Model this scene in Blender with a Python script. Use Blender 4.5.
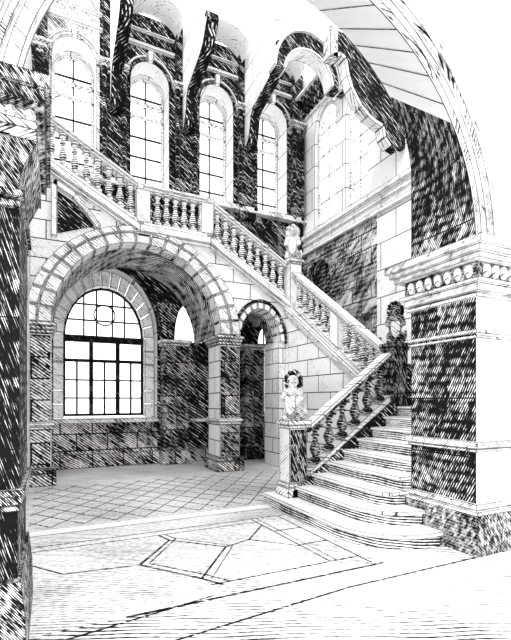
import bpy, bmesh, math, random
from mathutils import Vector, Matrix
random.seed(7)
scn = bpy.context.scene
for o in list(bpy.data.objects): bpy.data.objects.remove(o)
COL = scn.collection
PI = math.pi

# ------------------------------------------------------------------ camera, sky, sun, exposure
HEAD = math.atan2(.432, .902)
cd = bpy.data.cameras.new('camera'); cam = bpy.data.objects.new('camera', cd); COL.objects.link(cam)
cd.sensor_fit = 'VERTICAL'; cd.sensor_height = 36; cd.lens = 428/640*36; cd.shift_y = 80/640; cd.clip_end = 200
cam.location = (0, 0, 1.6); cam.rotation_euler = (PI/2, 0, -HEAD)
scn.camera = cam
w = bpy.data.worlds.new('sky'); scn.world = w; w.use_nodes = True
w.node_tree.nodes['Background'].inputs[0].default_value = (1, 1, 1, 1)
w.node_tree.nodes['Background'].inputs[1].default_value = 1.5
sd = bpy.data.lights.new('sun', 'SUN'); sd.energy = .8; sd.angle = .05
sun = bpy.data.objects.new('sun', sd); COL.objects.link(sun)
sun.rotation_euler = Vector((.62, .35, -.75)).to_track_quat('-Z', 'Y').to_euler()
scn.view_settings.view_transform = 'Standard'; scn.view_settings.look = 'None'
scn.view_settings.exposure = .72; scn.view_settings.gamma = 1

# ------------------------------------------------------------------ engraved stone materials
def ink(name, tone=.2, var=.5, d=(.55, .5, .75), freq=22, blocks=None, edge=.018, cross=True,
        joint=.035, blockvar=.25, nscale=1.6, paper=(.97, .97, .97), off=(.5, .4), jitter=1.0, rough=.8):
    """stone cut with fine engraved strokes: stroke width follows a slow noise, joints from a block pattern, arrises drawn dark"""
    m = bpy.data.materials.new(name); m.use_nodes = True
    nt = m.node_tree; N = nt.nodes; L = nt.links
    bs = N['Principled BSDF']; bs.inputs['Roughness'].default_value = rough
    bs.inputs['Specular IOR Level'].default_value = .1
    def math_(op, a, b=None, c=None):
        n = N.new('ShaderNodeMath'); n.operation = op
        for i, v in enumerate((a, b, c)):
            if v is None: continue
            if isinstance(v, (int, float)): n.inputs[i].default_value = v
            else: L.new(v, n.inputs[i])
        return n.outputs[0]
    tc = N.new('ShaderNodeTexCoord').outputs['Object']
    geo = N.new('ShaderNodeNewGeometry')
    def noise(scale, detail=2):
        n = N.new('ShaderNodeTexNoise'); n.inputs['Scale'].default_value = scale; n.inputs['Detail'].default_value = detail
        L.new(tc, n.inputs['Vector']); return n.outputs['Fac']
    slow = noise(nscale, 4); mid = noise(1.6, 1); fine = noise(18, 3)
    t = math_('MULTIPLY_ADD', math_('SUBTRACT', slow, .5), var*2.6, tone)
    t = math_('ADD', t, math_('MULTIPLY', math_('SUBTRACT', fine, .5), jitter))
    mortar = None
    if blocks:
        sn = N.new('ShaderNodeSeparateXYZ'); L.new(geo.outputs['True Normal'], sn.inputs[0])
        sp = N.new('ShaderNodeSeparateXYZ'); L.new(tc, sp.inputs[0])
        isx = math_('GREATER_THAN', math_('ABSOLUTE', sn.outputs[0]), .7)
        isz = math_('GREATER_THAN', math_('ABSOLUTE', sn.outputs[2]), .9)
        run = math_('ADD', math_('MULTIPLY', sp.outputs[1], isx), math_('MULTIPLY', sp.outputs[0], math_('SUBTRACT', 1, isx)))
        up = math_('ADD', math_('MULTIPLY', sp.outputs[1], isz), math_('MULTIPLY', sp.outputs[2], math_('SUBTRACT', 1, isz)))
        cb = N.new('ShaderNodeCombineXYZ'); L.new(math_('ADD', run, off[0]), cb.inputs[0]); L.new(math_('ADD', up, off[1]), cb.inputs[1])
        br = N.new('ShaderNodeTexBrick'); L.new(cb.outputs[0], br.inputs['Vector'])
        br.inputs['Scale'].default_value = 1; br.inputs['Brick Width'].default_value = blocks[0]; br.inputs['Row Height'].default_value = blocks[1]
        br.inputs['Mortar Size'].default_value = joint/2; br.inputs['Mortar Smooth'].default_value = .2
        br.inputs['Color1'].default_value = (0, 0, 0, 1); br.inputs['Color2'].default_value = (1, 1, 1, 1); br.inputs['Mortar'].default_value = (.5, .5, .5, 1)
        sc = N.new('ShaderNodeSeparateColor'); L.new(br.outputs['Color'], sc.inputs[0])
        t = math_('ADD', t, math_('MULTIPLY', math_('SUBTRACT', sc.outputs[0], .5), blockvar))
        mortar = br.outputs['Fac']
    def strokes(dd, fr, ph):
        v = N.new('ShaderNodeVectorMath'); v.operation = 'DOT_PRODUCT'; L.new(tc, v.inputs[0]); v.inputs[1].default_value = dd
        x = math_('MULTIPLY', v.outputs['Value'], fr)
        x = math_('ADD', x, math_('MULTIPLY', mid, ph))
        return math_('MULTIPLY', math_('PINGPONG', x, .5), 2)
    def step(h, th, soft=.16):
        r = N.new('ShaderNodeMapRange'); L.new(math_('SUBTRACT', th, h), r.inputs['Value'])
        r.inputs['From Min'].default_value = -soft; r.inputs['From Max'].default_value = soft; return r.outputs[0]
    # patches stretched along the strokes, so that the cutting opens and closes irregularly
    dv = Vector(d).normalized(); side = dv.cross(Vector((0, 0, 1)) if abs(dv.z) < .8 else Vector((0, 1, 0))).normalized()
    mp = N.new('ShaderNodeVectorMath'); mp.operation = 'DOT_PRODUCT'; L.new(tc, mp.inputs[0]); mp.inputs[1].default_value = tuple(dv*freq*.55)
    sv = N.new('ShaderNodeVectorMath'); sv.operation = 'SCALE'; L.new(tc, sv.inputs[0]); sv.inputs['Scale'].default_value = freq*.13
    cv = N.new('ShaderNodeVectorMath'); cv.operation = 'ADD'; L.new(sv.outputs[0], cv.inputs[0])
    cx = N.new('ShaderNodeCombineXYZ'); L.new(mp.outputs['Value'], cx.inputs[0]); L.new(cx.outputs[0], cv.inputs[1])
    sn_ = N.new('ShaderNodeTexNoise'); sn_.inputs['Scale'].default_value = 1; sn_.inputs['Detail'].default_value = 2; L.new(cv.outputs[0], sn_.inputs['Vector'])
    t = math_('ADD', t, math_('MULTIPLY', math_('SUBTRACT', sn_.outputs['Fac'], .5), 1.5 if cross else .6))
    dark = step(strokes(d, freq*1.25, 2.2), t)
    if cross:
        d2 = (d[0]*.55+.12, d[1]*1.15, d[2]*.55)
        dark = math_('MAXIMUM', dark, step(strokes(d2, freq*1.1, 3), math_('SUBTRACT', t, .38)))
    if mortar is not None: dark = math_('MAXIMUM', dark, mortar)
    if edge:
        bv = N.new('ShaderNodeBevel'); bv.samples = 6; bv.inputs['Radius'].default_value = edge
        dp = N.new('ShaderNodeVectorMath'); dp.operation = 'DOT_PRODUCT'
        L.new(bv.outputs[0], dp.inputs[0]); L.new(geo.outputs['Normal'], dp.inputs[1])
        r = N.new('ShaderNodeMapRange'); L.new(dp.outputs['Value'], r.inputs['Value'])
        r.inputs['From Min'].default_value = .99; r.inputs['From Max'].default_value = .95
        r.inputs['To Min'].default_value = 0; r.inputs['To Max'].default_value = 1
        dark = math_('MAXIMUM', dark, r.outputs[0])
    mx = N.new('ShaderNodeMix'); mx.data_type = 'RGBA'; L.new(dark, mx.inputs[0])
    mx.inputs[6].default_value = (*paper, 1); mx.inputs[7].default_value = (.006, .006, .006, 1)
    L.new(mx.outputs[2], bs.inputs['Base Color'])
    return m

M = {}
M['white']   = ink('pale_stone', .02, .25, edge=.030)
M['ashlar']  = ink('pale_ashlar', -.10, .28, blocks=(.85, .36), joint=.022, edge=.022, cross=False)
M['ashlar_far'] = ink('pale_ashlar_upper', -.08, .30, blocks=(.95, .62), joint=.022, edge=.028, cross=False)
M['frontwall'] = ink('pale_wall', -.45, .15, edge=0.020, cross=False)
M['dark']    = ink('dark_marble_and_shade', .80, .35, blocks=(.75, .42), joint=.03, edge=.02, freq=20)
M['piershade'] = ink('pier_inner_shade', .84, .35, d=(.35, .80, .45), freq=33, blocks=(3.0, .62), joint=.018, edge=0.020, jitter=1.3, off=(1, .24), blockvar=.1, nscale=2.2)  # shade of the pier's inner side put into the stone colour
M['black']   = ink('black_marble_and_shade', .92, .30, edge=.024, freq=18, jitter=.9, nscale=2.5)
M['blackfar']= ink('black_marble_wall', .88, .30, blocks=(.8, .5), joint=.03, edge=.025, freq=14)
M['mid']     = ink('grey_marble_and_shade', .62, .40, blocks=(.7, .40), joint=.03, edge=.02, freq=18)
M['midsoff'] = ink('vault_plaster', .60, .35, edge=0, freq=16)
M['light']   = ink('veined_stone', .24, .40, edge=.030, freq=18)
M['block']   = ink('voussoir_stone', .06, .35, edge=.032, freq=18)
M['rail']    = ink('rail_stone', .02, .20, d=(.1, .1, 1), freq=14, edge=.030)
M['nearlight'] = ink('pale_moulding', .22, .35, edge=.020, freq=40)
M['neardark'] = ink('dark_moulding', .72, .35, d=(.6, .6, .5), freq=95, edge=.011, jitter=1.2)
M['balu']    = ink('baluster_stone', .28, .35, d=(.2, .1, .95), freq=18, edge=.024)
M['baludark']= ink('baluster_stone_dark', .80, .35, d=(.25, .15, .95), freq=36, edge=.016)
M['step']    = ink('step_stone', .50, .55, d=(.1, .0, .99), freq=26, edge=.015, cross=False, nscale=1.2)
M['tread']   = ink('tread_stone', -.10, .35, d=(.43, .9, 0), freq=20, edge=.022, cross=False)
M['leftpier'] = ink('dark_marble_near', .98, .30, d=(.85, .6, .28), freq=75, blocks=(3.0, .8), joint=.010, edge=.009, jitter=1.2, off=(1, .3), blockvar=.1, nscale=3)
M['blacknear'] = ink('newel_marble_and_shade', .86, .30, d=(.75, .6, .3), freq=40, edge=0.020, jitter=1.2, nscale=4)
M['fur']     = ink('carved_dark_stone', .70, .5, d=(.4, .3, .9), freq=36, edge=.01, nscale=7)
M['furlight']= ink('carved_pale_stone', .25, .5, d=(.4, .3, .9), freq=30, edge=0.020, nscale=6)
M['vault']   = ink('stippled_plaster', -.05, .35, freq=16, edge=0, jitter=1.6)
M['floor']   = ink('floor_stone', .26, .55, d=(.40, .92, 0), freq=17, edge=0, cross=False, nscale=.45, jitter=.7, rough=.55)
M['panel']   = ink('floor_panel_stone', .18, .40, d=(.35, .93, 0), freq=22, edge=0, cross=False, nscale=1.2, jitter=1.2, rough=.55)
M['inlay']   = ink('floor_inlay_dark', .92, .2, d=(.5, .8, 0), freq=26, edge=0)
M['frame']   = ink('window_frame_metal', 1.1, .25, edge=0, freq=16, cross=False, jitter=.5)
M['framewhite'] = ink('window_frame_pale', .10, .15, edge=.02, freq=12)
def glass():
    m = bpy.data.materials.new('window_glass'); m.use_nodes = True
    nt = m.node_tree; nt.nodes.clear()
    o = nt.nodes.new('ShaderNodeOutputMaterial'); mx = nt.nodes.new('ShaderNodeMixShader')
    a = nt.nodes.new('ShaderNodeBsdfTransparent'); g = nt.nodes.new('ShaderNodeBsdfGlossy'); g.inputs['Roughness'].default_value = .05
    mx.inputs[0].default_value = .06
    nt.links.new(a.outputs[0], mx.inputs[1]); nt.links.new(g.outputs[0], mx.inputs[2]); nt.links.new(mx.outputs[0], o.inputs[0])
    return m
M['glass'] = glass()

# ------------------------------------------------------------------ helpers
class MB:
    def __init__(s): s.v = []; s.f = []; s.m = []; s.sm = []
    def quad(s, pts, m=0, smooth=False):
        b = len(s.v); s.v += [tuple(p) for p in pts]; s.f.append(tuple(range(b, b+len(pts)))); s.m.append(m); s.sm.append(smooth)
    def box(s, x0, x1, y0, y1, z0, z1, m=0):
        s.hexa([(x0,y0,z0),(x1,y0,z0),(x1,y1,z0),(x0,y1,z0),(x0,y0,z1),(x1,y0,z1),(x1,y1,z1),(x0,y1,z1)], m)
    def hexa(s, p, m=0):
        b = len(s.v); s.v += [tuple(q) for q in p]
        for f in ((0,3,2,1),(4,5,6,7),(0,1,5,4),(1,2,6,5),(2,3,7,6),(3,0,4,7)):
            s.f.append(tuple(b+i for i in f)); s.m.append(m); s.sm.append(False)
    def prism(s, pts, fn, t0, t1, m=0, cap=True):
        """pts outline (a,b); fn(a,b,t)->xyz"""
        n = len(pts); b = len(s.v)
        s.v += [fn(a, c, t0) for a, c in pts] + [fn(a, c, t1) for a, c in pts]
        for i in range(n):
            j = (i+1) % n; s.f.append((b+i, b+j, b+n+j, b+n+i)); s.m.append(m); s.sm.append(False)
        if cap:
            s.f.append(tuple(b+i for i in reversed(range(n)))); s.f.append(tuple(b+n+i for i in range(n))); s.m += [m, m]; s.sm += [False]*2
    def lathe(s, prof, c=(0,0,0), n=16, m=0, sq=()):
        b = len(s.v)
        for r, z in prof:
            for k in range(n):
                a = 2*PI*(k+.5)/n; s.v.append((c[0]+r*math.cos(a), c[1]+r*math.sin(a), c[2]+z))
        for i in range(len(prof)-1):
            for k in range(n):
                k2 = (k+1) % n; s.f.append((b+i*n+k, b+i*n+k2, b+(i+1)*n+k2, b+(i+1)*n+k)); s.m.append(m); s.sm.append(n > 4)
        s.f.append(tuple(b+k for k in reversed(range(n)))); s.f.append(tuple(b+(len(prof)-1)*n+k for k in range(n))); s.m += [m, m]; s.sm += [False]*2
    def ball(s, c, r, rot=None, n=14, m=0):
        R = rot or Matrix.Identity(3); b = len(s.v); k2 = n//2
        for i in range(k2+1):
            th = PI*i/k2
            for k in range(n):
                ph = 2*PI*k/n
                s.v.append(tuple(Vector(c)+R@Vector((r[0]*math.sin(th)*math.cos(ph), r[1]*math.sin(th)*math.sin(ph), r[2]*math.cos(th)))))
        for i in range(k2):
            for k in range(n):
                j = (k+1) % n; s.f.append((b+i*n+k, b+(i+1)*n+k, b+(i+1)*n+j, b+i*n+j)); s.m.append(m); s.sm.append(True)
    def tube(s, pts, r, n=10, m=0):
        for i in range(len(pts)-1):
            a, c = Vector(pts[i]), Vector(pts[i+1]); ra, rc = (r[i], r[i+1]) if isinstance(r, (list, tuple)) else (r, r)
            q = (c-a).to_track_quat('Z', 'Y').to_matrix(); b = len(s.v)
            for p, rr in ((a, ra), (c, rc)):
                for k in range(n):
                    s.v.append(tuple(p+q@Vector((rr*math.cos(2*PI*k/n), rr*math.sin(2*PI*k/n), 0))))
            for k in range(n):
                j = (k+1) % n; s.f.append((b+k, b+j, b+n+j, b+n+k)); s.m.append(m); s.sm.append(True)
            s.f.append(tuple(b+k for k in reversed(range(n)))); s.f.append(tuple(b+n+k for k in range(n))); s.m += [m, m]; s.sm += [False]*2
    def mesh(s, name, mats, merge=True):
        me = bpy.data.meshes.new(name); me.from_pydata(s.v, [], s.f)
        for k in (mats if isinstance(mats, (list, tuple)) else [mats]): me.materials.append(M[k])
        for p, mi, sm in zip(me.polygons, s.m, s.sm): p.material_index = mi; p.use_smooth = sm
        bm = bmesh.new(); bm.from_mesh(me)
        if merge: bmesh.ops.remove_doubles(bm, verts=bm.verts, dist=1e-5)
        bmesh.ops.recalc_face_normals(bm, faces=bm.faces); bm.to_mesh(me); bm.free()
        return me
    def build(s, name, mats, parent=None, loc=(0,0,0), merge=True):
        o = bpy.data.objects.new(name, s.mesh(name, mats, merge)); COL.objects.link(o); o.location = loc
        if parent: o.parent = parent
        return o
def tag(o, label=None, cat=None, group=None, kind=None):
    for k, v in (('label', label), ('category', cat), ('group', group), ('kind', kind)):
        if v: o[k] = v
    return o
def thing(name, label, cat, loc=(0,0,0), group=None, rz=0):
    o = bpy.data.objects.new(name, None); COL.objects.link(o); o.location = loc; o.rotation_euler.z = rz
    o.empty_display_size = .1
    return tag(o, label, cat, group)
def struct(o): o['kind'] = 'structure'; return o
U = lambda a, z, t: (a, t, z)      # outline in a plane running along x
V = lambda a, z, t: (t, a, z)      # outline in a plane running along y

def wall(name, fn, s0, s1, zb, top, ops, t0, t1, mats, pick=None, tbreaks=(), n=28, parent=None):
    """solid wall with arched openings. ops: (c, a, z0, spring, b[, spring_back, b_back]); pick(kind, s, z)->material index"""
    pick = pick or (lambda k, s, z: 0)
    topf = top if callable(top) else (lambda s: top)
    br = {s0, s1, *tbreaks}
    for o in ops:
        for i in range(n+1): br.add(round(o[0]-o[1]*math.cos(PI*i/n), 6))
    br = sorted(b for b in br if s0-1e-6 <= b <= s1+1e-6)
    def cz(o, s, back=False):
        k = max(0, 1-((s-o[0])/o[1])**2)
        if back and len(o) > 5: return o[5]+o[6]*math.sqrt(k)
        return o[3]+o[4]*math.sqrt(k)
    mb = MB()
    def q(kind, pts):
        s = sum(p[0] for p in pts)/len(pts); z = sum(p[1] for p in pts)/len(pts)
        mb.quad([fn(*p) for p in pts], pick(kind, s, z))
    for a, b in zip(br, br[1:]):
        if b-a < 1e-6: continue
        mid = (a+b)/2
        act = sorted([o for o in ops if abs(mid-o[0]) < o[1]-1e-6], key=lambda o: o[2])
        for back, t in ((False, t0), (True, t1)):
            lo = (zb, zb)
            for o in act:
                if o[2] > lo[0]+1e-6: q('back' if back else 'front', [(a, lo[0], t), (b, lo[1], t), (b, o[2], t), (a, o[2], t)])
                lo = (cz(o, a, back), cz(o, b, back))
            q('back' if back else 'front', [(a, lo[0], t), (b, lo[1], t), (b, topf(b), t), (a, topf(a), t)])
        for o in act:
            q('soffit', [(a, cz(o, a), t0), (b, cz(o, b), t0), (b, cz(o, b, True), t1), (a, cz(o, a, True), t1)])
            if o[2] > zb+1e-6: q('sill', [(a, o[2], t0), (b, o[2], t0), (b, o[2], t1), (a, o[2], t1)])
        q('top', [(a, topf(a), t0), (b, topf(b), t0), (b, topf(b), t1), (a, topf(a), t1)])
        if not any(o[2] <= zb+1e-6 for o in act): q('bottom', [(a, zb, t0), (b, zb, t0), (b, zb, t1), (a, zb, t1)])
    for o in ops:
        for s in (o[0]-o[1], o[0]+o[1]):
            q('jamb+' if s > o[0] else 'jamb-', [(s, o[2], t0), (s, cz(o, s), t0), (s, cz(o, s, True), t1), (s, o[2], t1)])
    for s in (s0, s1): q('end', [(s, zb, t0), (s, topf(s), t0), (s, topf(s), t1), (s, zb, t1)])
    return mb.build(name, mats, parent)

def ring(mb, fn, c, zs, ai, bi, ao, bo, t0, t1, n, gap=.02, a0=0, a1=PI, m=0, sub=3):
    for k in range(n):
        g0 = a0+(a1-a0)*k/n+gap/2; g1 = a0+(a1-a0)*(k+1)/n-gap/2
        pts = [(c-ai*math.cos(g0+(g1-g0)*i/sub), zs+bi*math.sin(g0+(g1-g0)*i/sub)) for i in range(sub+1)]
        pts += [(c-ao*math.cos(g1+(g0-g1)*i/sub), zs+bo*math.sin(g1+(g0-g1)*i/sub)) for i in range(sub+1)]
        mb.prism(pts, fn, t0, t1, m)
def band(mb, fn, c, zs, ai, bi, ao, bo, t0, t1, n=36, a0=0, a1=PI, m=0):
    I = [(c-ai*math.cos(a0+(a1-a0)*i/n), zs+bi*math.sin(a0+(a1-a0)*i/n)) for i in range(n+1)]
    O = [(c-ao*math.cos(a0+(a1-a0)*i/n), zs+bo*math.sin(a0+(a1-a0)*i/n)) for i in range(n+1)]
    for i in range(n):
        for pa, t in ((0, t0), (1, t1)): mb.quad([fn(*I[i], t), fn(*I[i+1], t), fn(*O[i+1], t), fn(*O[i], t)], m)
        mb.quad([fn(*I[i], t0), fn(*I[i+1], t0), fn(*I[i+1], t1), fn(*I[i], t1)], m)
        mb.quad([fn(*O[i], t0), fn(*O[i+1], t0), fn(*O[i+1], t1), fn(*O[i], t1)], m)
    for i in (0, n): mb.quad([fn(*I[i], t0), fn(*O[i], t0), fn(*O[i], t1), fn(*I[i], t1)], m)

def window(name, fn, c, a, z0, zs, b, t, cols, rows, transoms=(), fm='frame', bm='frame', bar=.03, fr=.07, outward=1, circle=None, lights=None):
    """arched window: frame, glazing bars, mullions / transoms and a pane of glass"""
    root = bpy.data.objects.new(name, None); COL.objects.link(root); root['kind'] = 'structure'
    cx, cy, cz_ = fn(c, z0, t); root.location = (cx, cy, cz_)
    F = lambda s, z, tt: tuple(Vector(fn(s, z, tt))-Vector((cx, cy, cz_)))
    g = MB(); pts = [(c-a, z0), (c+a, z0)]+[(c+a*math.cos(PI*i/24), zs+b*math.sin(PI*i/24)) for i in range(25)]
    g.quad([F(s, z, t) for s, z in pts]); g.build('pane', 'glass', root)
    f = MB(); band(f, F, c, zs, a-fr, b-fr, a, b, t-.05, t+.05)
    for s in (c-a, c+a-fr): f.prism([(s, z0), (s+fr, z0), (s+fr, zs), (s, zs)], F, t-.05, t+.05)
    f.prism([(c-a, z0), (c+a, z0), (c+a, z0+fr), (c-a, z0+fr)], F, t-.05, t+.05)
    f.build('window_frame', fm, root)
    q = MB()
    for i in range(1, cols):
        s = c-a+2*a*i/cols; h = zs+b*math.sqrt(1-((s-c)/a)**2)
        q.prism([(s-bar/2, z0), (s+bar/2, z0), (s+bar/2, h), (s-bar/2, h)], F, t-.02, t+.02)
    for i in range(1, rows):
        z = z0+(zs+b-z0)*i/rows; hw = a if z < zs else a*math.sqrt(max(0, 1-((z-zs)/b)**2))
        q.prism([(c-hw, z-bar/2), (c+hw, z-bar/2), (c+hw, z+bar/2), (c-hw, z+bar/2)], F, t-.02, t+.02)
    q.build('glazing_bars', bm, root)
    for z, th in transoms:
        r = MB(); r.prism([(c-a, z), (c+a, z), (c+a, z+th), (c-a, z+th)], F, t-.09, t+.06); r.build('transom', fm, root)
    return root, F

# ------------------------------------------------------------------ floor
mb = MB(); mb.box(-3, 7.2, -.5, 11.7, -.1, 0)
fl = struct(mb.build('floor', 'floor'))
def strip(mb, pts, wd, z=.004):
    for (x0, y0), (x1, y1) in zip(pts, pts[1:]):
        d = Vector((x1-x0, y1-y0)); d.normalize(); n = Vector((-d.y, d.x))*wd/2
        mb.prism([(x0+n.x, y0+n.y), (x0-n.x, y0-n.y), (x1-n.x, y1-n.y), (x1+n.x, y1+n.y)], lambda a, b, t: (a, b, t), .0005, z)
mb = MB(); mb.box(-.2, 2.95, 3.25, 5.2, 0, .003); mb.build('floor_panel', 'panel', fl)
mb = MB()
W = .022
strip(mb, [(-.2, 5.2), (2.95, 5.2)], W); strip(mb, [(-.2, 5.05), (2.45, 5.05)], .02)
strip(mb, [(.5, 3.25), (2.95, 3.25)], .025); strip(mb, [(1.25, 3.5), (2.85, 3.5)], W)
strip(mb, [(2.42, 5.2), (2.5, 3.5)], W); strip(mb, [(2.5, 5.2), (2.58, 3.5)], .015); strip(mb, [(2.82, 5.2), (2.85, 3.3)], .02)
strip(mb, [(1.15, 5.05), (1.22, 4.82), (.78, 4.22), (1.22, 3.66), (1.35, 3.46)], .03)
strip(mb, [(1.22, 5.05), (1.30, 4.84), (.87, 4.22), (1.30, 3.70), (1.43, 3.5)], 0.020)
strip(mb, [(1.22, 4.82), (1.72, 4.34), (1.22, 3.66)], W); strip(mb, [(1.27, 4.9), (1.80, 4.34), (1.30, 3.62)], .012); strip(mb, [(.78, 4.22), (.1, 4.3), (-.2, 4.7)], W)
strip(mb, [(1.72, 4.34), (2.05, 4.45), (2.44, 4.9)], W); strip(mb, [(2.05, 4.45), (2.48, 4.0)], .02)
strip(mb, [(2.46, 4.6), (2.83, 4.6)], .03); strip(mb, [(2.46, 4.05), (2.84, 4.05)], .03)
strip(mb, [(-.2, 2.7), (2.3, 2.95), (3.9, 2.95)], .018); strip(mb, [(.0, 3.1), (1.2, 3.3)], .018)
mb.build('floor_inlay', 'inlay', fl)
mb = MB(); mb.box(-.3, 3.0, 5.62, 5.85, 0, .006); mb.build('floor_border', 'frontwall', fl)
mb = MB()
for k in range(-9, 14):                                             # diagonal lattice of small tiles by the window
    for dx in (-1, 1):
        x0 = .3*k*1.3; pts = [(x0, 5.9), (x0+dx*2.0, 8.7)]
        y0, y1 = 5.95, 8.65
        a = Vector((x0, y0)); bb = Vector((x0+dx*2.0, y1))
        lo, hi = -.25, 4.6
        t0, t1 = 0, 1
        d = bb.x-a.x
        for lim, sg in ((lo, 1), (hi, -1)):
            tt = (lim-a.x)/d
            if (d > 0) == (sg > 0): t0 = max(t0, tt)
            else: t1 = min(t1, tt)
        if t1-t0 > .05: strip(mb, [tuple(a.lerp(bb, t0)), tuple(a.lerp(bb, t1))], .016, .003)
mb.build('floor_lattice', 'inlay', fl)

# ------------------------------------------------------------------ foreground wall with the great arch
AC, AR = 1.88, 2.08
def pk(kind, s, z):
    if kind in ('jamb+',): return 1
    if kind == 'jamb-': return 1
    if kind == 'soffit' and s > AC and z < 4.75: return 1  # inner faces painted dark as shade, front left pale
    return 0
struct(wall('wall_front', U, -2.6, 7.1, 0, 8.2, [(-1.41, 1.2, 0, 3.5, 0), (AC, AR, 0, 3.2, AR, 4.28, 1.64)], 3.0, 3.88, ['frontwall', 'piershade'], pk, n=48))
arch = thing('great_arch_moulding', 'pale grooved moulding curving round the great arch in the foreground', 'arch moulding', (AC, 3.0, 3.2))
Fa = lambda a, z, t: (a-AC, t-3.0, z-3.2)
for i, (r0, r1, pr) in enumerate(((.02, .10, .05), (.13, .17, .035), (.20, .26, .06), (.30, .33, .03))):
    mb = MB(); band(mb, Fa, AC, 3.2, AR+r0, AR+r0, AR+r1, AR+r1, 3.0-pr, 3.0, n=64); mb.build('moulding', 'nearlight', arch)
mb = MB()                                                           # joints of the voussoirs on the soffit
for ang in (22, 31, 39, 47, 54, 61, 69):
    s = AC+AR*math.cos(math.radians(ang)); s1 = AC+AR*math.cos(math.radians(ang+.35)); sn = math.sin(math.radians(ang)); sn1 = math.sin(math.radians(ang+.35))
    mb.quad([(s-AC-.004, .0, AR*sn-.004), (s1-AC-.004, .0, AR*sn1-.004), (s1-AC-.004, .88, 1.08+1.64*sn1-.004), (s-AC-.004, .88, 1.08+1.64*sn-.004)])
mb.build('soffit_joint', 'inlay', arch)

def collar(mb, x0, x1, y0, y1, rows, m=0, bk=1):
    """stack of projecting slabs round a block as one shell: rows (z0, z1, projection); bk=0 keeps the rear flush with a wall"""
    L = []
    for i, (z0, z1, p) in enumerate(rows):
        if i and z0-rows[i-1][1] > 1e-4: L += [(rows[i-1][1], -.002), (z0, -.002)]
        L += [(z0, p), (z1, p)]
    b = len(mb.v)
    for z, p in L: mb.v += [(x0-p, y0-p, z), (x1+p, y0-p, z), (x1+p, y1+p*bk, z), (x0-p, y1+p*bk, z)]
    for i in range(len(L)-1):
        for k in range(4):
            j = (k+1) % 4; mb.f.append((b+4*i+k, b+4*i+j, b+4*i+4+j, b+4*i+4+k)); mb.m.append(m); mb.sm.append(False)
    mb.f.append((b+3, b+2, b+1, b)); e = b+4*len(L)-4; mb.f.append((e, e+1, e+2, e+3)); mb.m += [m, m]; mb.sm += [False]*2
# right foreground pier trim
cap = thing('pier_capital', 'carved capital with egg ornament on the right foreground pier', 'capital', (3.96, 3.0, 2.62))
mb = MB(); RX = 3.96
for z0, z1, p in ((3.14, 3.22, .22), (3.08, 3.14, .18), (3.02, 3.08, .14), (2.80, 2.84, .10), (2.72, 2.80, .06), (2.66, 2.70, .04)):
    mb.box(-p, 2.9, -p, .88+p, z0-2.62, z1-2.62)
mb.build('slabs', 'nearlight', cap)
mb = MB(); mb.box(-.05, 2.9, -.05, .93, .22, .40); mb.build('frieze', 'neardark', cap)
eg = MB(); eg.ball((0, 0, 0), (.045, .045, .07)); egm = eg.mesh('egg', 'nearlight')
for k in range(7):
    e = bpy.data.objects.new('egg', egm); COL.objects.link(e); e.parent = cap; e.location = (-.06, .04+k*.13, .31)
for k in range(5):
    e = bpy.data.objects.new('egg', egm); COL.objects.link(e); e.parent = cap; e.location = (.08+k*.13, -.06, .31)
def belt(n, z0, rows):
    mb = MB()
    for a, b, p in rows: mb.box(RX-p, 7.1, 3.0-p, 3.88+p, a, b)
    return struct(mb.build('trim_%d' % n, 'nearlight'))
belt(1, 0, ((2.24, 2.27, .02), (2.29, 2.33, .035)))
belt(2, 0, ((1.06, 1.09, .025), (1.10, 1.17, .05)))
belt(3, 0, ((.42, .46, .07), (.47, .53, .04)))
mb = MB(); mb.box(RX-.06, 7.1, 2.94, 3.94, 0, .42); struct(mb.build('trim_4', ['neardark']))

# left foreground pier
lp = thing('stone_pier', 'dark foreground pier at the left edge with carved capital', 'pier', (-.2, 3.0, 0))
LX = 0.0
def lslab(rows, name, m):
    mb = MB()
    for z0, z1, p in rows: mb.box(-1.6, p, -p-.02, .88+p, z0, z1)
    mb.build(name, m, lp)
lslab(((3.42, 3.5, .20), (3.34, 3.42, .17)), 'capital', 'neardark')
lslab(((3.20, 3.25, .13), ), 'capital_moulding', 'nearlight')
mb = MB(); mb.box(-1.6, .10, -.1, .97, 3.25, 3.34); mb.build('frieze', 'nearlight', lp)
for k in range(8):
    e = bpy.data.objects.new('egg', egm); COL.objects.link(e); e.parent = lp; e.location = (.09-k*.1, -.11, 3.295); e.scale = (.7, .7, .6)
mb = MB(); mb.prism([(-1.6, 2.86), (.02, 2.86), (.04, 3.0), (.13, 3.20), (-1.6, 3.20)], lambda a, z, t: (a, t, z), -.03, .9); mb.build('corbel', 'neardark', lp)
lslab(((2.82, 2.86, .06), (2.76, 2.80, .04)), 'necking', 'neardark')
mb = MB(); mb.box(-1.6, .03, -.03, .91, 1.06, 2.76); mb.build('shaft', 'leftpier', lp)
lslab(((1.02, 1.06, .06), (.97, 1.02, .045), (.93, .96, .03)), 'pedestal_cap', 'neardark')
mb = MB(); mb.box(-1.6, .02, -.04, .92, .52, .93); mb.build('pedestal', 'leftpier', lp)
mb = MB(); mb.prism([(-1.6, 0), (.07, 0), (.065, .3), (.04, .52), (-1.6, .52)], lambda a, z, t: (a, t, z), -.1, .98); mb.build('plinth', 'neardark', lp)

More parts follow.
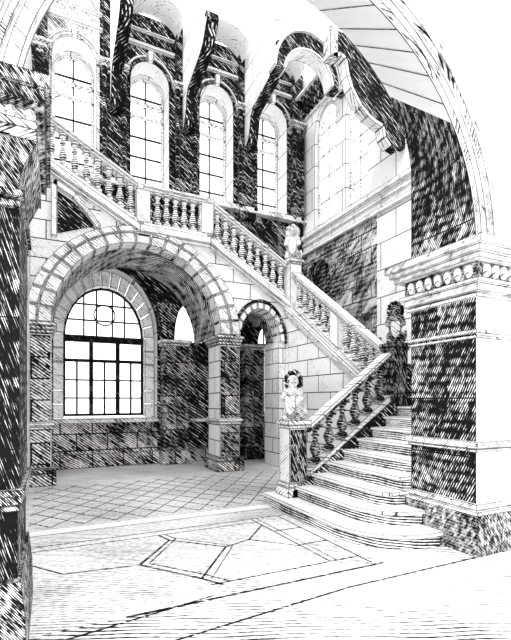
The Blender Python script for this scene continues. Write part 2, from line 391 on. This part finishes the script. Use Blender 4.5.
# ------------------------------------------------------------------ side and back walls
struct(wall('wall_left', V, 3.88, 10.9, 0, 8.6, [], -.65, -.35, ['light']))
GW = [.51, 2.27, 4.06, 5.76]
ops = [(c, .48, 6.95, 9.60, .52) for c in GW]
ops += [(1.25, 1.2, 1.15, 3.2, 1.62), (3.4, .5, 3.1, 3.2, 1.1), (5.72, .42, 1.15, 3.2, .6)]
def pb(kind, s, z):
    if kind == 'front': return 2 if (s < 1.05 and z > 5) else (0 if z > 1.2 else 3)
    if kind == 'back': return 0
    return 1
struct(wall('wall_back', U, -.35, 7.1, 0, 11.25, ops, 10.9, 11.65, ['blackfar', 'ashlar_far', 'light', 'mid'], pb, n=20))
n = 1
for c in GW:
    r, F = window('window_%d' % n, U, c, .47, 6.96, 9.58, .5, 11.52, 2, 6, ((9.0, .08), (9.35, .08)), bar=.034, fr=.06, fm='framewhite'); n += 1
    # round inner arch line of the casement
rt, F = window('window_%d' % n, U, 1.24, .97, 1.2, 3.2, 1.25, 11.5, 1, 1, ((3.05, .16), (2.55, .07)), fr=.06); n += 1
q = MB()
for k, s in enumerate((.59, .92, 1.24, 1.56, 1.89)):
    if k in (1, 3): q.prism([(s-.045, 1.2), (s+.045, 1.2), (s+.045, 3.05), (s-.045, 3.05)], F, 11.42, 11.55)
    q.prism([(s-.022, 1.2), (s+.022, 1.2), (s+.022, 2.55), (s-.022, 2.55)], F, 11.47, 11.52)
q.build('mullions', 'frame', rt)
q = MB()
for s in (.75, 1.05, 1.43, 1.73): q.prism([(s-0.020, 3.2), (s+0.020, 3.2), (s+0.020, 3.2+1.2*math.sqrt(1-((s-1.24)/.97)**2)), (s-0.020, 3.2+1.2*math.sqrt(1-((s-1.24)/.97)**2))], F, 11.48, 11.51)
for z in (3.6, 4.0):
    h = .94*math.sqrt(1-((z-3.2)/1.25)**2); q.prism([(1.24-h, z-0.020), (1.24+h, z-0.020), (1.24+h, z+0.020), (1.24-h, z+0.020)], F, 11.48, 11.51)
for z in (1.65, 2.1): q.prism([(.27, z-0.020), (2.2, z-0.020), (2.2, z+0.020), (.27, z+0.020)], F, 11.48, 11.51)
band(q, F, 1.24, 3.75, .24, .24, .27, .27, 11.46, 11.50, a0=0, a1=2*PI)
q.build('glazing_bars', 'frame', rt)
window('window_%d' % n, U, 3.4, .49, 3.11, 3.2, 1.08, 11.4, 1, 1); n += 1
window('window_%d' % n, U, 5.72, .41, 1.16, 3.2, .58, 11.4, 2, 5, ((2.9, .08),)); n += 1
# stone lining round the great lower window: pale blocks, dark double ring
sur = thing('window_surround', 'ring of pale stone blocks framing the big round-headed lower window', 'window surround', (1.25, 10.9, 1.15))
Fs = lambda a, z, t: (a-1.25, t-10.9, z-1.15)
mb = MB(); ring(mb, Fs, 1.24, 3.2, .95, 1.23, 1.19, 1.60, 11.2, 11.45, 15, .03)
for s0, s1 in ((.05, .28), (2.2, 2.44)):
    for k in range(6): mb.prism([(s0, 1.17+k*.338), (s1, 1.17+k*.338), (s1, 1.49+k*.338), (s0, 1.49+k*.338)], Fs, 11.2, 11.45)
mb.build('blocks', 'block', sur)
mb = MB(); band(mb, Fs, 1.25, 3.2, 1.2, 1.62, 1.25, 1.69, 10.82, 10.9); band(mb, Fs, 1.25, 3.2, 1.29, 1.74, 1.33, 1.79, 10.84, 10.9); mb.build('archivolt', 'black', sur)
mb = MB(); mb.box(-.35, 2.45, 10.72, 10.9, 1.05, 1.15); struct(mb.build('trim_5', 'light'))
mb = MB(); mb.box(-.35, 6.8, 10.78, 10.9, 0, .32); struct(mb.build('trim_6', 'mid'))
mb = MB(); mb.box(2.5, 5.2, 10.8, 10.9, 1.02, 1.12); struct(mb.build('trim_7', 'light'))
# projecting dark pier beside the great window
mb = MB(); pr = thing('wall_pier', 'broad dark stone pier against the back wall right of the big lower window', 'pier', (2.6, 10.5, 0))
mb.box(-.08, .55, 0, .4, .34, 3.05); mb.build('shaft', 'dark', pr)
mb = MB(); collar(mb, -.08, .55, 0, .4, ((0, .34, .05), ), bk=0); mb.build('plinth', 'mid', pr)
mb = MB(); collar(mb, -.08, .55, 0, .4, ((2.95, 3.0, .03), (3.02, 3.1, .07)), bk=0); mb.build('capital', 'light', pr)
pr = thing('wall_pier', 'dark square pier seen through the small arch beneath the stair', 'pier', (4.72, 10.45, 0))
mb = MB(); mb.box(0, .5, 0, .45, .34, 3.05); mb.build('shaft', 'dark', pr)
mb = MB(); collar(mb, 0, .5, 0, .45, ((0, .34, .05), ), bk=0); mb.build('plinth', 'black', pr)
mb = MB(); collar(mb, 0, .5, 0, .45, ((2.95, 3.0, .03), (3.02, 3.1, .07)), bk=0); mb.build('capital', 'light', pr)

# upper window bays: arch rings, pilasters, cornices, scroll fins
fin_labels = ['tall scroll-edged bracket between the first and second upper windows',
              'tall scroll-edged bracket between the second and third upper windows',
              'tall scroll-edged bracket between the third and fourth upper windows']
pil_labels = ['dark pilaster between the first and second upper windows', 'dark pilaster between the second and third upper windows',
              'dark pilaster between the third and fourth upper windows', 'dark pilaster in the corner right of the fourth upper window',
              'dark pilaster left of the first upper window']
PX = [1.39, 3.165, 4.91, 6.52, -.22]
for k, x in enumerate(PX):
    p = thing('pilaster', pil_labels[k], 'pilaster', (x, 10.9, 6.6), 'pilasters between the upper windows')
    hw = .25 if k < 3 else .16
    mb = MB(); mb.box(-hw, hw, -.16, 0, 0, 3.0); mb.build('shaft', 'black', p)
    mb = MB()
    for s in (-hw+.02, hw-.02): mb.lathe([(.055, .25), (.05, .35), (.05, 2.75), (.07, 2.82), (.07, 2.9)], (s, -.2, 0), 12)
    mb.build('colonnette', 'black', p)
    mb = MB(); collar(mb, -hw, hw, -.16, 0, ((2.80, 2.86, .03), (2.92, 3.0, .05), (3.02, 3.1, .1)), bk=0); mb.build('capital', 'light', p)
    mb = MB(); mb.box(-hw, hw, -.14, 0, 3.1, 4.6); mb.build('attic_block', 'black', p)
SP = [(10.74, 8.5), (10.55, 8.52), (10.42, 8.65), (10.34, 8.9), (10.3, 9.15), (10.12, 9.28), (9.85, 9.32), (9.6, 9.38), (9.3, 9.42), (9.08, 9.5), (8.95, 9.62), (8.88, 9.75), (8.78, 9.82), (8.78, 9.95), (8.9, 9.97)]
for k, x in enumerate(PX[:3]):
    f = thing('scroll_bracket', fin_labels[k], 'bracket', (x, 10.74, 8.5), 'scroll brackets above the pilasters')
    G = lambda a, z, t: (t, a-10.74, z-8.5)
    mb = MB(); mb.prism(SP+[(8.9, 11.5), (10.74, 11.5)], G, -.10, .10); mb.build('body', 'ashlar_far', f)
    mb = MB()
    for (a, b), (c, d) in zip(SP, SP[1:]):
        dv = Vector((c-a, d-b)); dv.normalize(); nn = Vector((-dv.y, dv.x))*.0
        o = Vector((dv.y, -dv.x))*-.055
        mb.prism([(a, b), (c, d), (c+o.x, d+o.y), (a+o.x, b+o.y)], G, -.13, .13)
    mb.build('scroll_edge', 'black', f)
for k, c in enumerate(GW):
    nm = ('first', 'second', 'third', 'fourth')[k]
    b = thing('window_arch', 'pale stone arch ring round the %s upper window from the left' % nm, 'arch ring', (c, 10.9, 9.6), 'arch rings of the upper windows')
    F2 = lambda a, z, t: (a-c, t-10.9, z-9.6)
    mb = MB(); band(mb, F2, c, 9.6, .48, .52, .53, .57, 10.84, 10.9); mb.build('ring', 'light' if k == 0 else 'black', b)
    mb = MB(); band(mb, F2, c, 9.6, .57, .61, .62, .66, 10.86, 10.9); mb.box(-.06, .06, -.1, 0, .5, .75); mb.build('hood', 'white', b)
    mb = MB()
    for z0, z1, p_ in ((10.42, 10.47, .10), (10.49, 10.53, .06), (10.80, 10.84, .09)): mb.box(c-.62, c+.62, 10.9-p_, 10.9, z0, z1)
    tr = struct(mb.build('trim_%d' % (10+k), 'white'))
    # lunette vault cell
    if k > 0:
        mb = MB(); a_ = .68
        P = [(c-a_*math.cos(PI*i/16), 10.85+.45*math.sin(PI*i/16)) for i in range(17)]
        for (s0, z0), (s1, z1) in zip(P, P[1:]):
            mb.hexa([(s0, 10.2, z0), (s1, 10.2, z1), (s1, 10.9, z1), (s0, 10.9, z0), (s0, 10.2, z0+.06), (s1, 10.2, z1+.06), (s1, 10.9, z1+.06), (s0, 10.9, z0+.06)])
        struct(mb.build('vault_cell', 'vault'))
mb = MB(); mb.box(-.35, 6.8, 10.7, 10.9, 6.78, 6.93); struct(mb.build('trim_20', 'light'))

# right wall
ops = [(9.78, .5, 6.5, 9.15, .65), (8.45, .42, 6.5, 8.75, .55), (10.1, .55, 3.8, 4.9, .65)]
def pr_(kind, s, z):
    if kind == 'front': return 1 if z < 5.9 else 0
    return 0 if z > 5.9 else 1
struct(wall('wall_right', V, 3.88, 11.65, 5.9, 11.25, ops[:2], 6.8, 7.1, ['ashlar_far']))
struct(wall('wall_right', V, 3.88, 11.65, 0, 5.9, ops[2:], 6.8, 7.1, ['ashlar_far', 'mid'], lambda k, s, z: 1 if s > 7.7 else 0, (7.7,)))  # grey region paints the shadow on the wall beside the stair
mb = MB()
for z0, z1, p in ((6.3, 6.42, .10), (6.12, 6.2, .06), (5.86, 5.96, .08)): mb.box(6.8-p, 6.8, 3.9, 10.88, z0, z1)
struct(mb.build('trim_21', 'white'))
mb = MB(); mb.box(6.98, 7.06, 9.5, 10.7, 3.8, 5.6)
dr = struct(mb.build('doorway_shade_1', 'black'))  # black panel standing in for the dark inside of the doorway
window('window_%d' % n, V, 9.78, .49, 6.51, 9.15, .63, 6.95, 2, 5, fm='framewhite', bm='framewhite', bar=.03); n += 1
window('window_%d' % n, V, 8.45, .41, 6.51, 8.75, .53, 6.95, 2, 5, fm='framewhite', bm='framewhite', bar=.03); n += 1
cr = thing('bracketed_cornice', 'row of dark brackets under a ledge high on the right wall', 'cornice', (6.8, 10.0, 9.9))
for k in range(8):
    mb = MB(); y = -.85+k*.22; mb.prism([(0, 0), (-.1, .02), (-.28, .3), (-.3, .42), (0, .42)], lambda a, z, t: (a, t, z), y, y+.1); mb.build('bracket', 'black', cr)
mb = MB(); mb.box(-.36, 0, -.95, .88, .42, .5); mb.box(-.05, 0, -.95, .88, -.08, 0); mb.build('ledge', 'white', cr)
mb = MB(); mb.box(-.02, 0, -.95, .88, 0, .42); mb.build('backing', 'light', cr)
# transverse arch high up
ta = thing('cross_arch', 'small dark arch with white edging spanning high in the right corner', 'arch', (5.6, 8.8, 9.4))
F3 = lambda a, z, t: (a-5.6, t-8.8, z-9.4)
mb = MB(); band(mb, F3, 5.62, 9.35, .68, .66, .92, 1.08, 8.75, 9.05); mb.build('arch_face', 'black', ta)
mb = MB(); band(mb, F3, 5.62, 9.35, .64, .62, .70, .68, 8.70, 9.07); band(mb, F3, 5.62, 9.35, .90, 1.06, .97, 1.13, 8.70, 9.0); mb.build('edging', 'white', ta)
mb = MB(); mb.prism([(6.3, 9.4), (6.8, 9.4), (6.8, 10.2), (6.42, 10.1)], F3, 8.78, 9.05); mb.build('springer', 'black', ta)
# great scroll bracket on the right wall
gb = thing('great_bracket', 'huge dark bracket with white curling edge beside the foreground arch', 'bracket', (6.8, 6.83, 6.8))
F4 = lambda a, z, t: (a-6.8, t-6.83, z-6.8)
S = [(4.93, 8.24), (5.10, 8.33), (5.20, 8.28), (5.27, 7.97), (5.36, 7.76), (5.47, 7.61), (5.6, 7.46), (5.77, 7.34), (5.98, 7.26), (6.15, 7.22), (6.2, 7.0), (6.35, 6.86), (6.55, 6.82), (6.62, 6.95), (6.8, 6.95)]
mb = MB(); mb.prism(S+[(6.8, 8.8), (4.93, 8.8)], F4, 6.83, 6.98); mb.build('body', 'black', gb)
mb = MB()
for (a, b), (c, d) in zip(S[:-4], S[1:-3]):
    dv = Vector((c-a, d-b)); dv.normalize(); o = Vector((-dv.y, dv.x))*.05
    mb.prism([(a-o.x*.6, b-o.y*.6), (c-o.x*.6, d-o.y*.6), (c+o.x, d+o.y), (a+o.x, b+o.y)], F4, 6.79, 7.0)
mb.build('scroll_edge', 'white', gb)
mb = MB(); mb.box(4.93-6.8-.08, 4.93-6.8+.10, -.04, .2, 1.44, 2.0); mb.build('end_block', 'light', gb)

# ------------------------------------------------------------------ arcade carrying the upper flights
Z1, Z2, Z3 = 1.5, 3.86, 5.10          # floors of the three landings
def strz(u):
    if u <= 1.64: return Z3+.545*(1.64-u)
    if u <= 3.18: return Z3
    return Z3-(Z3-Z2)*(u-3.18)/(5.31-3.18)
BIG = (1.715, 1.715, 0, 3.05, 1.78); SM = (4.4, .53, 0, 2.95, .78)
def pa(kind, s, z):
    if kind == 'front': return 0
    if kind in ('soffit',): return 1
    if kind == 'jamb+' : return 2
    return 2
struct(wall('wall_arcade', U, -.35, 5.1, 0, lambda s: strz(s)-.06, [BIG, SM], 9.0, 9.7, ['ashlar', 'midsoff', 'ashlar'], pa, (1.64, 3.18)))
A = thing('stone_arch', 'wide arch of pale stone blocks under the upper stair landing', 'arch', (1.715, 9.0, 3.05))
F5 = lambda a, z, t: (a-1.715, t-9.0, z-3.05)
mb = MB(); ring(mb, F5, 1.715, 3.05, 1.70, 1.76, 1.93, 1.95, 8.90, 9.3, 19, .022); mb.build('inner_voussoirs', 'block', A)
mb = MB(); ring(mb, F5, 1.715, 3.05, 1.96, 1.97, 2.14, 2.08, 8.86, 9.0, 19, .022); mb.build('outer_voussoirs', 'block', A)
B = thing('stone_arch', 'small round arch of dark-edged blocks beneath the middle stair flight', 'arch', (4.4, 9.0, 2.95))
F6 = lambda a, z, t: (a-4.4, t-9.0, z-2.95)
mb = MB(); ring(mb, F6, 4.4, 2.95, .52, .77, .64, .91, 8.9, 9.3, 11, .05); mb.build('voussoirs', 'block', B)
mb = MB(); band(mb, F6, 4.4, 2.95, .66, .93, .70, .98, 8.88, 9.0); mb.build('hood', 'black', B)
# barrel vault between arcade and window wall
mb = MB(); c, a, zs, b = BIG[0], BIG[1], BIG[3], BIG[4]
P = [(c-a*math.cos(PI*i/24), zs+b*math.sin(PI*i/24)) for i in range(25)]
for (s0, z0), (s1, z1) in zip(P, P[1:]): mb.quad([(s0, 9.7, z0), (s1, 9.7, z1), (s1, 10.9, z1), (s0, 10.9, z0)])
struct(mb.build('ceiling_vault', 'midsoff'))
def pier(label, x0, x1, y0, y1, side='white', face='dark', ztop=3.05):
    p = thing('arcade_pier', label, 'pier', ((x0+x1)/2, (y0+y1)/2, 0))
    hx, hy = (x1-x0)/2, (y1-y0)/2
    mb = MB(); mb.box(-hx, hx, -hy, hy, .3, ztop-.2); mb.build('shaft', 'ashlar', p)
    mb = MB(); mb.box(-hx+.02, hx-.02, -hy-.015, -hy+.01, 1.2, ztop-.24); mb.box(-hx+.02, hx-.02, -hy-.015, -hy+.01, .34, 1.04); mb.build('shade_facing', face, p)  # dark front sheets paint the shaded side of the pier
    mb = MB(); collar(mb, -hx, hx, -hy, hy, ((0, .22, .08), (.24, .3, .05))); mb.build('base', 'mid', p)
    mb = MB(); collar(mb, -hx, hx, -hy, hy, ((1.05, 1.1, .03), (1.12, 1.18, .06))); mb.build('dado_moulding', 'light', p)
    mb = MB(); collar(mb, -hx, hx, -hy, hy, ((ztop-.2, ztop-.15, .03), (ztop-.13, ztop-.08, .05), (ztop-.06, ztop, .09))); mb.build('capital', 'light', p)
    return p
pier('square pier between the wide arch and the small arch', 3.405, 3.895, 8.97, 9.72)
pier('left pier of the wide arch with front toned dark as shade', -.36, .02, 8.9, 9.72, face='mid')
mb = MB(); mb.box(4.905, 5.09, 8.97, 9.72, 0, 3.0); 
struct(mb.build('wall_return', 'ashlar'))
# capital blocks where the wide arch springs
# raking shade panel below the top flight
sp = thing('spandrel_shade_panel', 'dark panel standing in for a triangular opening framed in pale stone above the wide arch', 'spandrel', (.2, 9.0, 4.7))
F7 = lambda a, z, t: (a-.2, t-9.0, z-4.7)
mb = MB(); mb.prism([(.12, 4.78), (.78, 5.03), (.6, 5.22), (.4, 5.42), (.12, 5.58)], F7, 8.97, 9.02); mb.build('recess_shade', 'black', sp)  # flat black panel painted as the shade inside the opening
mb = MB()
for q0, q1 in (((.06, 4.7), (.06, 5.75)), ((.06, 5.72), (.42, 5.52)), ((.42, 5.52), (.64, 5.28)), ((.64, 5.28), (.86, 5.0))):
    d = Vector((q1[0]-q0[0], q1[1]-q0[1])); d.normalize(); o = Vector((-d.y, d.x))*.05
    mb.prism([(q0[0]+o.x, q0[1]+o.y), (q0[0]-o.x, q0[1]-o.y), (q1[0]-o.x, q1[1]-o.y), (q1[0]+o.x, q1[1]+o.y)], F7, 8.88, 9.0)
mb.build('frame', 'white', sp)

# ------------------------------------------------------------------ stairs
# lower flight, nine broad steps; the two lowest wrap round in front of the pier
F1 = thing('stair_flight', 'lowest flight of broad pale steps rising from the patterned floor', 'stairs', (3.0, 5.5, 0))
RIS = Z1/9
for i in range(9):
    x0 = 3.0+.28*i; z0, z1 = RIS*i, RIS*(i+1)
    mb = MB()
    if i < 3:
        R = (.75, .60, .45)[i]; yb = (3.36, 3.62, 3.9)[i]; xr = (3.86, 3.87, 3.89)[i]
        if i == 2: out = lambda e: [(x0-e, 5.41), (x0-e, 4.05), (x0-e+.12, 3.92-e), (4.7, 3.92-e) , (4.7, 5.41)]
        else:
            def out(e, R=R, yb=yb, xr=xr, x0=x0):
                p = [(x0-e, 5.95 if i == 0 else 5.41)]
                for k in range(11):
                    g = PI/2*k/10; p.append((x0-e+R-R*math.cos(g), yb-e+R-R*math.sin(g)))
                p += [(xr+.0, yb-e), (xr, 3.97), (4.7, 3.97), (4.7, 5.41)]
                if i == 0: p[-1:] = [(4.7, 5.41), (3.65, 5.41), (3.65, 5.95)]
                return p
    else:
        out = lambda e: [(x0-e, 5.41), (x0-e, 3.9), (max(x0+.4, 5.25), 3.9), (max(x0+.4, 5.25), 5.41)]
    XY = lambda a, b, t: (a-3.0, b-5.5, t)
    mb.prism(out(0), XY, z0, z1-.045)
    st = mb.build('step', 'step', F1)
    mb = MB(); mb.prism(out(.04), XY, z1-.045, z1); mb.build('tread', 'tread', st)  # pale tread over hatched riser: light and shade put into the colour
mb = MB(); mb.box(5.25, 6.78, 3.9, 5.56, Z1-.16, Z1); struct(mb.build('floor_landing_lower', 'step'))
mb = MB(); mb.box(5.25, 6.78, 3.9, 5.5, 0, Z1-.16); struct(mb.build('wall_landing', 'ashlar'))
# second flight rising away along the right wall
F2_ = thing('stair_flight', 'second flight rising beside the right wall behind the balusters', 'stairs', (5.9, 5.56, Z1))
NS = 14
for i in range(NS):
    y0 = (9.0-5.56)/NS*i; z = (Z2-Z1)/NS
    mb = MB(); mb.box(-.45, .88, y0, 3.44+.02, z*i, z*(i+1)) if i == NS-1 else mb.box(-.45, .88, y0, y0+.26, z*i-.1 if i else 0, z*(i+1))
    mb.build('step', 'mid', F2_)  # steps toned dark to stand for the darkness between the balusters
# spandrel wall under it
sl2 = (Z2-Z1)/3.44
struct(wall('wall_stair', V, 5.56, 9.0, 0, lambda s: Z1+sl2*(s-5.56)+.02, [], 5.1, 5.42, ['ashlar']))
F3_ = thing('stair_flight', 'middle flight above the small arch, mostly hidden by balusters', 'stairs', (5.3, 9.3, Z2))
for i in range(7):
    mb = MB(); x = -(2.12/7)*i; z = (Z3-Z2)/7; mb.box(x-.32, x, .42, 1.58, z*i-.05, z*(i+1)); mb.build('step', 'step', F3_)
F4_ = thing('stair_flight', 'topmost flight climbing to the left above the wide arch', 'stairs', (1.62, 9.3, Z3))
for i in range(6):
    mb = MB(); x = -.31*i; z = .545*.31; mb.box(x-.33, x, .42, 1.58, z*i-.05, z*(i+1)); mb.build('step', 'step', F4_)
mb = MB(); mb.box(1.62, 3.18, 9.7, 10.88, Z3-.12, Z3); struct(mb.build('floor_landing_upper', 'step'))
mb = MB(); mb.box(5.1, 6.78, 9.02, 10.88, Z2-.2, Z2); struct(mb.build('floor_landing_middle', 'step'))

# ------------------------------------------------------------------ balustrades
def baluster_mesh(h, r, mat):
    mb = MB(); q = h
    mb.box(-r, r, -r, r, 0, .09*q); mb.box(-r, r, -r, r, .91*q, q)
    mb.lathe([(r*.95, .09*q), (r*.95, .13*q), (r*.55, .16*q), (r*.5, .19*q), (r*.8, .25*q), (r*1.0, .33*q), (r*.95, .40*q), (r*.62, .52*q), (r*.45, .62*q),
              (r*.42, .68*q), (r*.75, .70*q), (r*.75, .73*q), (r*.45, .75*q), (r*.5, .82*q), (r*.8, .86*q), (r*.9, .91*q)], n=14)
    return mb.mesh('baluster', mat, merge=False)
def balustrade(label, p0, p1, n, mat='balu', H=.86, r=.075, posts=(), base=.08, railm='rail', rw=.13):
    """p0,p1: feet of the balustrade (x,y,z); rails slope with it"""
    p0, p1 = Vector(p0), Vector(p1); root = thing('balustrade', label, 'balustrade', p0); d = p1-p0
    hd = Vector((d.x, d.y, 0)); L_ = hd.length; h = hd.normalized(); s = Vector((-h.y, h.x, 0)); sl = d.z/L_
    def bar(name, z0, z1, wd, m):
        mb = MB(); pts = []
        for t in (0, L_):
            for w_, z in ((-wd, z0), (wd, z0), (wd, z1), (-wd, z1)): pts.append(tuple(h*t+s*w_+Vector((0, 0, z+sl*t))))
        mb.hexa([pts[0], pts[1], pts[5], pts[4], pts[3], pts[2], pts[6], pts[7]]); mb.build(name, m, root)
    bar('base_rail', .0, base, rw*.85, railm); bar('handrail', H-.06, H, rw, railm); bar('rail_moulding', H-.12, H-.06, rw*.72, 'blacknear' if mat == 'baludark' else railm)
    me = baluster_mesh(H-.12-base+.02+.0, r, mat)
    for k in range(n):
        t = L_*(k+.6)/(n+.2)
        if any(abs(t/L_-q) < .055 for q in posts): continue
        o = bpy.data.objects.new('baluster', me); COL.objects.link(o); o.parent = root; o.location = h*t+Vector((0, 0, base-.01+sl*t)); o.rotation_euler.z = math.atan2(h.y, h.x)
    for q in posts:
        mb = MB(); t = L_*q; c = h*t; z = sl*t; w_ = .14
        mb.hexa([tuple(c+h*a*w_+s*b*.1+Vector((0, 0, z+zz+sl*a*w_))) for zz in (base, H-.12) for a, b in ((-1,-1), (1,-1), (1,1), (-1,1))])
        mb.build('post', 'white', root)
    return root
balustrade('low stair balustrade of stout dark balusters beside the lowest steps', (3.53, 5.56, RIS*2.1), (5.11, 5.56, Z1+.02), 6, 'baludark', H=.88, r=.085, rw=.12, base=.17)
balustrade('balustrade of the second flight rising from the upper dark newel', (5.3, 5.77, Z1+.16), (5.3, 8.82, Z2-.04), 12, 'balu', H=.84, posts=(.46,))
balustrade('sloping balustrade over the small arch left of the pale lion', (5.09, 9.0, Z2+.16), (3.24, 9.0, Z3+.0), 9, H=.86)
balustrade('level balustrade of the upper landing above the wide arch', (3.1, 9.0, Z3+.07), (1.72, 9.0, Z3+.07), 7, H=.86, posts=(.0, 1.0))
balustrade('topmost sloping balustrade climbing behind the foreground capital', (1.6, 9.0, Z3+.12), (-.33, 9.0, Z3+.12+.545*1.93), 9, H=.84)
# raking strings under the balusters
def string(n, pts, m='white'):
    mb = MB()
    for (a, za), (b, zb_) in zip(pts, pts[1:]):
        mb.prism([(a, za-.14), (b, zb_-.14), (b, zb_), (a, za)], U, 8.84, 9.05)
        mb.prism([(a, za-.22), (b, zb_-.22), (b, zb_-.15), (a, za-.15)], U, 8.9, 9.03)
    struct(mb.build('trim_%d' % n, m))
string(30, [(-.34, Z3+.1+.545*1.95), (1.64, Z3+.08), (3.16, Z3+.06), (5.16, Z2+.1)])
mb = MB(); mb.prism([(3.2, 0), (3.35, 0), (5.2, 0), (5.2, Z1+.14), (3.45, RIS*1.9+.10), (3.2, RIS*1.6)], U, 5.415, 5.66)
struct(mb.build('trim_31', 'dark'))
mb = MB(); 
for o_, t_ in ((.06, .09), (-.1, .05)):
    mb.prism([(5.6, Z1+.13+o_-t_-.02), (8.95, Z2-.04+o_-t_), (8.95, Z2-.04+o_), (5.6, Z1+.13+o_-.02)], V, 5.04, 5.12)
struct(mb.build('trim_32', 'white'))

# newels
def newel(label, x, y, z0, z1, w_, bodym, facem=None, foot=.2, capm='light'):
    p = thing('newel_post', label, 'newel post', (x, y, z0)); h = z1-z0
    mb = MB(); mb.box(-w_, w_, -w_, w_, foot, h-.12); mb.build('shaft', bodym, p)
    mb = MB(); collar(mb, -w_, w_, -w_, w_, ((0, foot-.06, .045), (foot-.05, foot, .025))); mb.build('foot', capm, p)
    mb = MB(); collar(mb, -w_, w_, -w_, w_, ((h-.12, h-.08, .02), (h-.07, h, .05))); mb.build('cap', capm, p)
    if facem:
        mb = MB(); mb.box(-w_+.015, w_-.015, -w_-.012, -w_+.01, foot+.02, h-.14); mb.build('front_shade', facem, p)  # dark front sheet paints the shaded side of the newel
    return z1
newel('square newel at the foot of the stairs, dark front', 3.32, 5.61, RIS, 1.30, .15, 'white', 'blacknear')
newel('dark square newel at the turn of the stairs', 5.31, 5.56, Z1, 2.56, .14, 'blacknear', capm='blacknear')
newel('tall white newel carrying the pale lion by the middle landing', 5.31, 9.0, Z2-.55, 4.98, .16, 'white')

# ------------------------------------------------------------------ carved lions
def lion(label, x, y, z, h, rz, body='fur', shield='white', mane='black'):
    p = thing('lion_statue', label, 'statue', (x, y, z), 'seated lions on the newels', rz)
    k = h/.7
    def P(*c): return tuple(v*k for v in c)
    mb = MB(); B_ = lambda c, r, rot=None: mb.ball(P(*c), P(*r), rot)
    # facing -y ; haunches, trunk, chest
    B_((0, .05, .13), (.125, .12, .12)); B_((0, .03, .27), (.105, .095, .15)); B_((0, .0, .38), (.11, .09, .10))
    for s in (-1, 1):
        B_((s*.09, .0, .10), (.055, .11, .095)); B_((s*.095, -.10, .035), (.038, .075, .032))          # thigh, hind paw
        mb.tube([P(s*.10, -.01, .40), P(s*.125, -.06, .31), P(s*.085, -.13, .27)], [.045*k, .04*k, .033*k]); B_((s*.08, -.135, .265), (.034, .03, .036))
        B_((s*.10, -.01, .40), (.045, .05, .05)); B_((s*.125, -.06, .31), (.04, .04, .04))
        B_((s*.078, .0, .625), (.025, .018, .028))                                                    # ears
    B_((0, -.02, .53), (.085, .085, .095)); B_((0, -.10, .50), (.045, .05, .038)); B_((0, -.09, .465), (.032, .04, .02)) # head, muzzle, jaw
    B_((0, -.145, .515), (.018, 0.020, .013)); B_((-.035, -.09, .56), (.028, .02, .012)); B_((.035, -.09, .56), (.028, .02, .012))
    mb.tube([P(.06, .13, .05), P(.15, .12, .07), P(.17, .05, .14), P(.15, .04, .22)], [.022*k, .02*k, .018*k, .026*k])
    o = mb.build('body', body, p, merge=False)
    r = o.modifiers.new('r', 'REMESH'); r.mode = 'VOXEL'; r.voxel_size = .011*k; r.use_smooth_shade = True
    sm = o.modifiers.new('s', 'SMOOTH'); sm.iterations = 2
    mb = MB(); rnd = random.Random(3)
    for i in range(60):                                                                             # curled mane round the face
        a = rnd.uniform(0, 2*PI); q = rnd.uniform(.095, .125); yy = rnd.uniform(-.035, .07)
        zz = .545+q*math.sin(a)*1.05
        mb.ball(P(q*math.cos(a)*.95, yy, zz), P(.03, .03, .034), n=8)
    mb.ball(P(0, .06, .50), P(.10, .07, .12))
    o = mb.build('mane', mane, p, merge=False)
    r = o.modifiers.new('r', 'REMESH'); r.mode = 'VOXEL'; r.voxel_size = .011*k; r.use_smooth_shade = True
    mb = MB(); sh = [(-.075, .33), (-.04, .345), (0, .335), (.04, .345), (.075, .33), (.078, .2), (.06, .12), (0, .06), (-.06, .12), (-.078, .2)]
    mb.prism([(a*k, b*k) for a, b in sh], U, -.185*k, -.155*k); mb.build('shield', shield, p)
    mb = MB()
    for s in (-1, 1): mb.ball(P(s*.033, -.107, .542), P(.011, .009, .010), n=8)
    mb.build('eyes', 'inlay', p)
    mb = MB(); mb.box(-.14*k, .14*k, -.17*k, .15*k, 0, .02*k); mb.build('plinth', body, p)
lion('dark carved lion holding a white shield on the newel at the stair turn', 5.31, 5.56, 2.56, .74, -.75)
lion('pale carved lion holding a shield on the tall white newel', 5.31, 9.0, 4.98, .90, -.55, 'furlight', mane='furlight')
lion('carved lion on the square newel at the foot of the stairs', 3.32, 5.61, 1.30, .76, -.75, 'furlight', 'white')
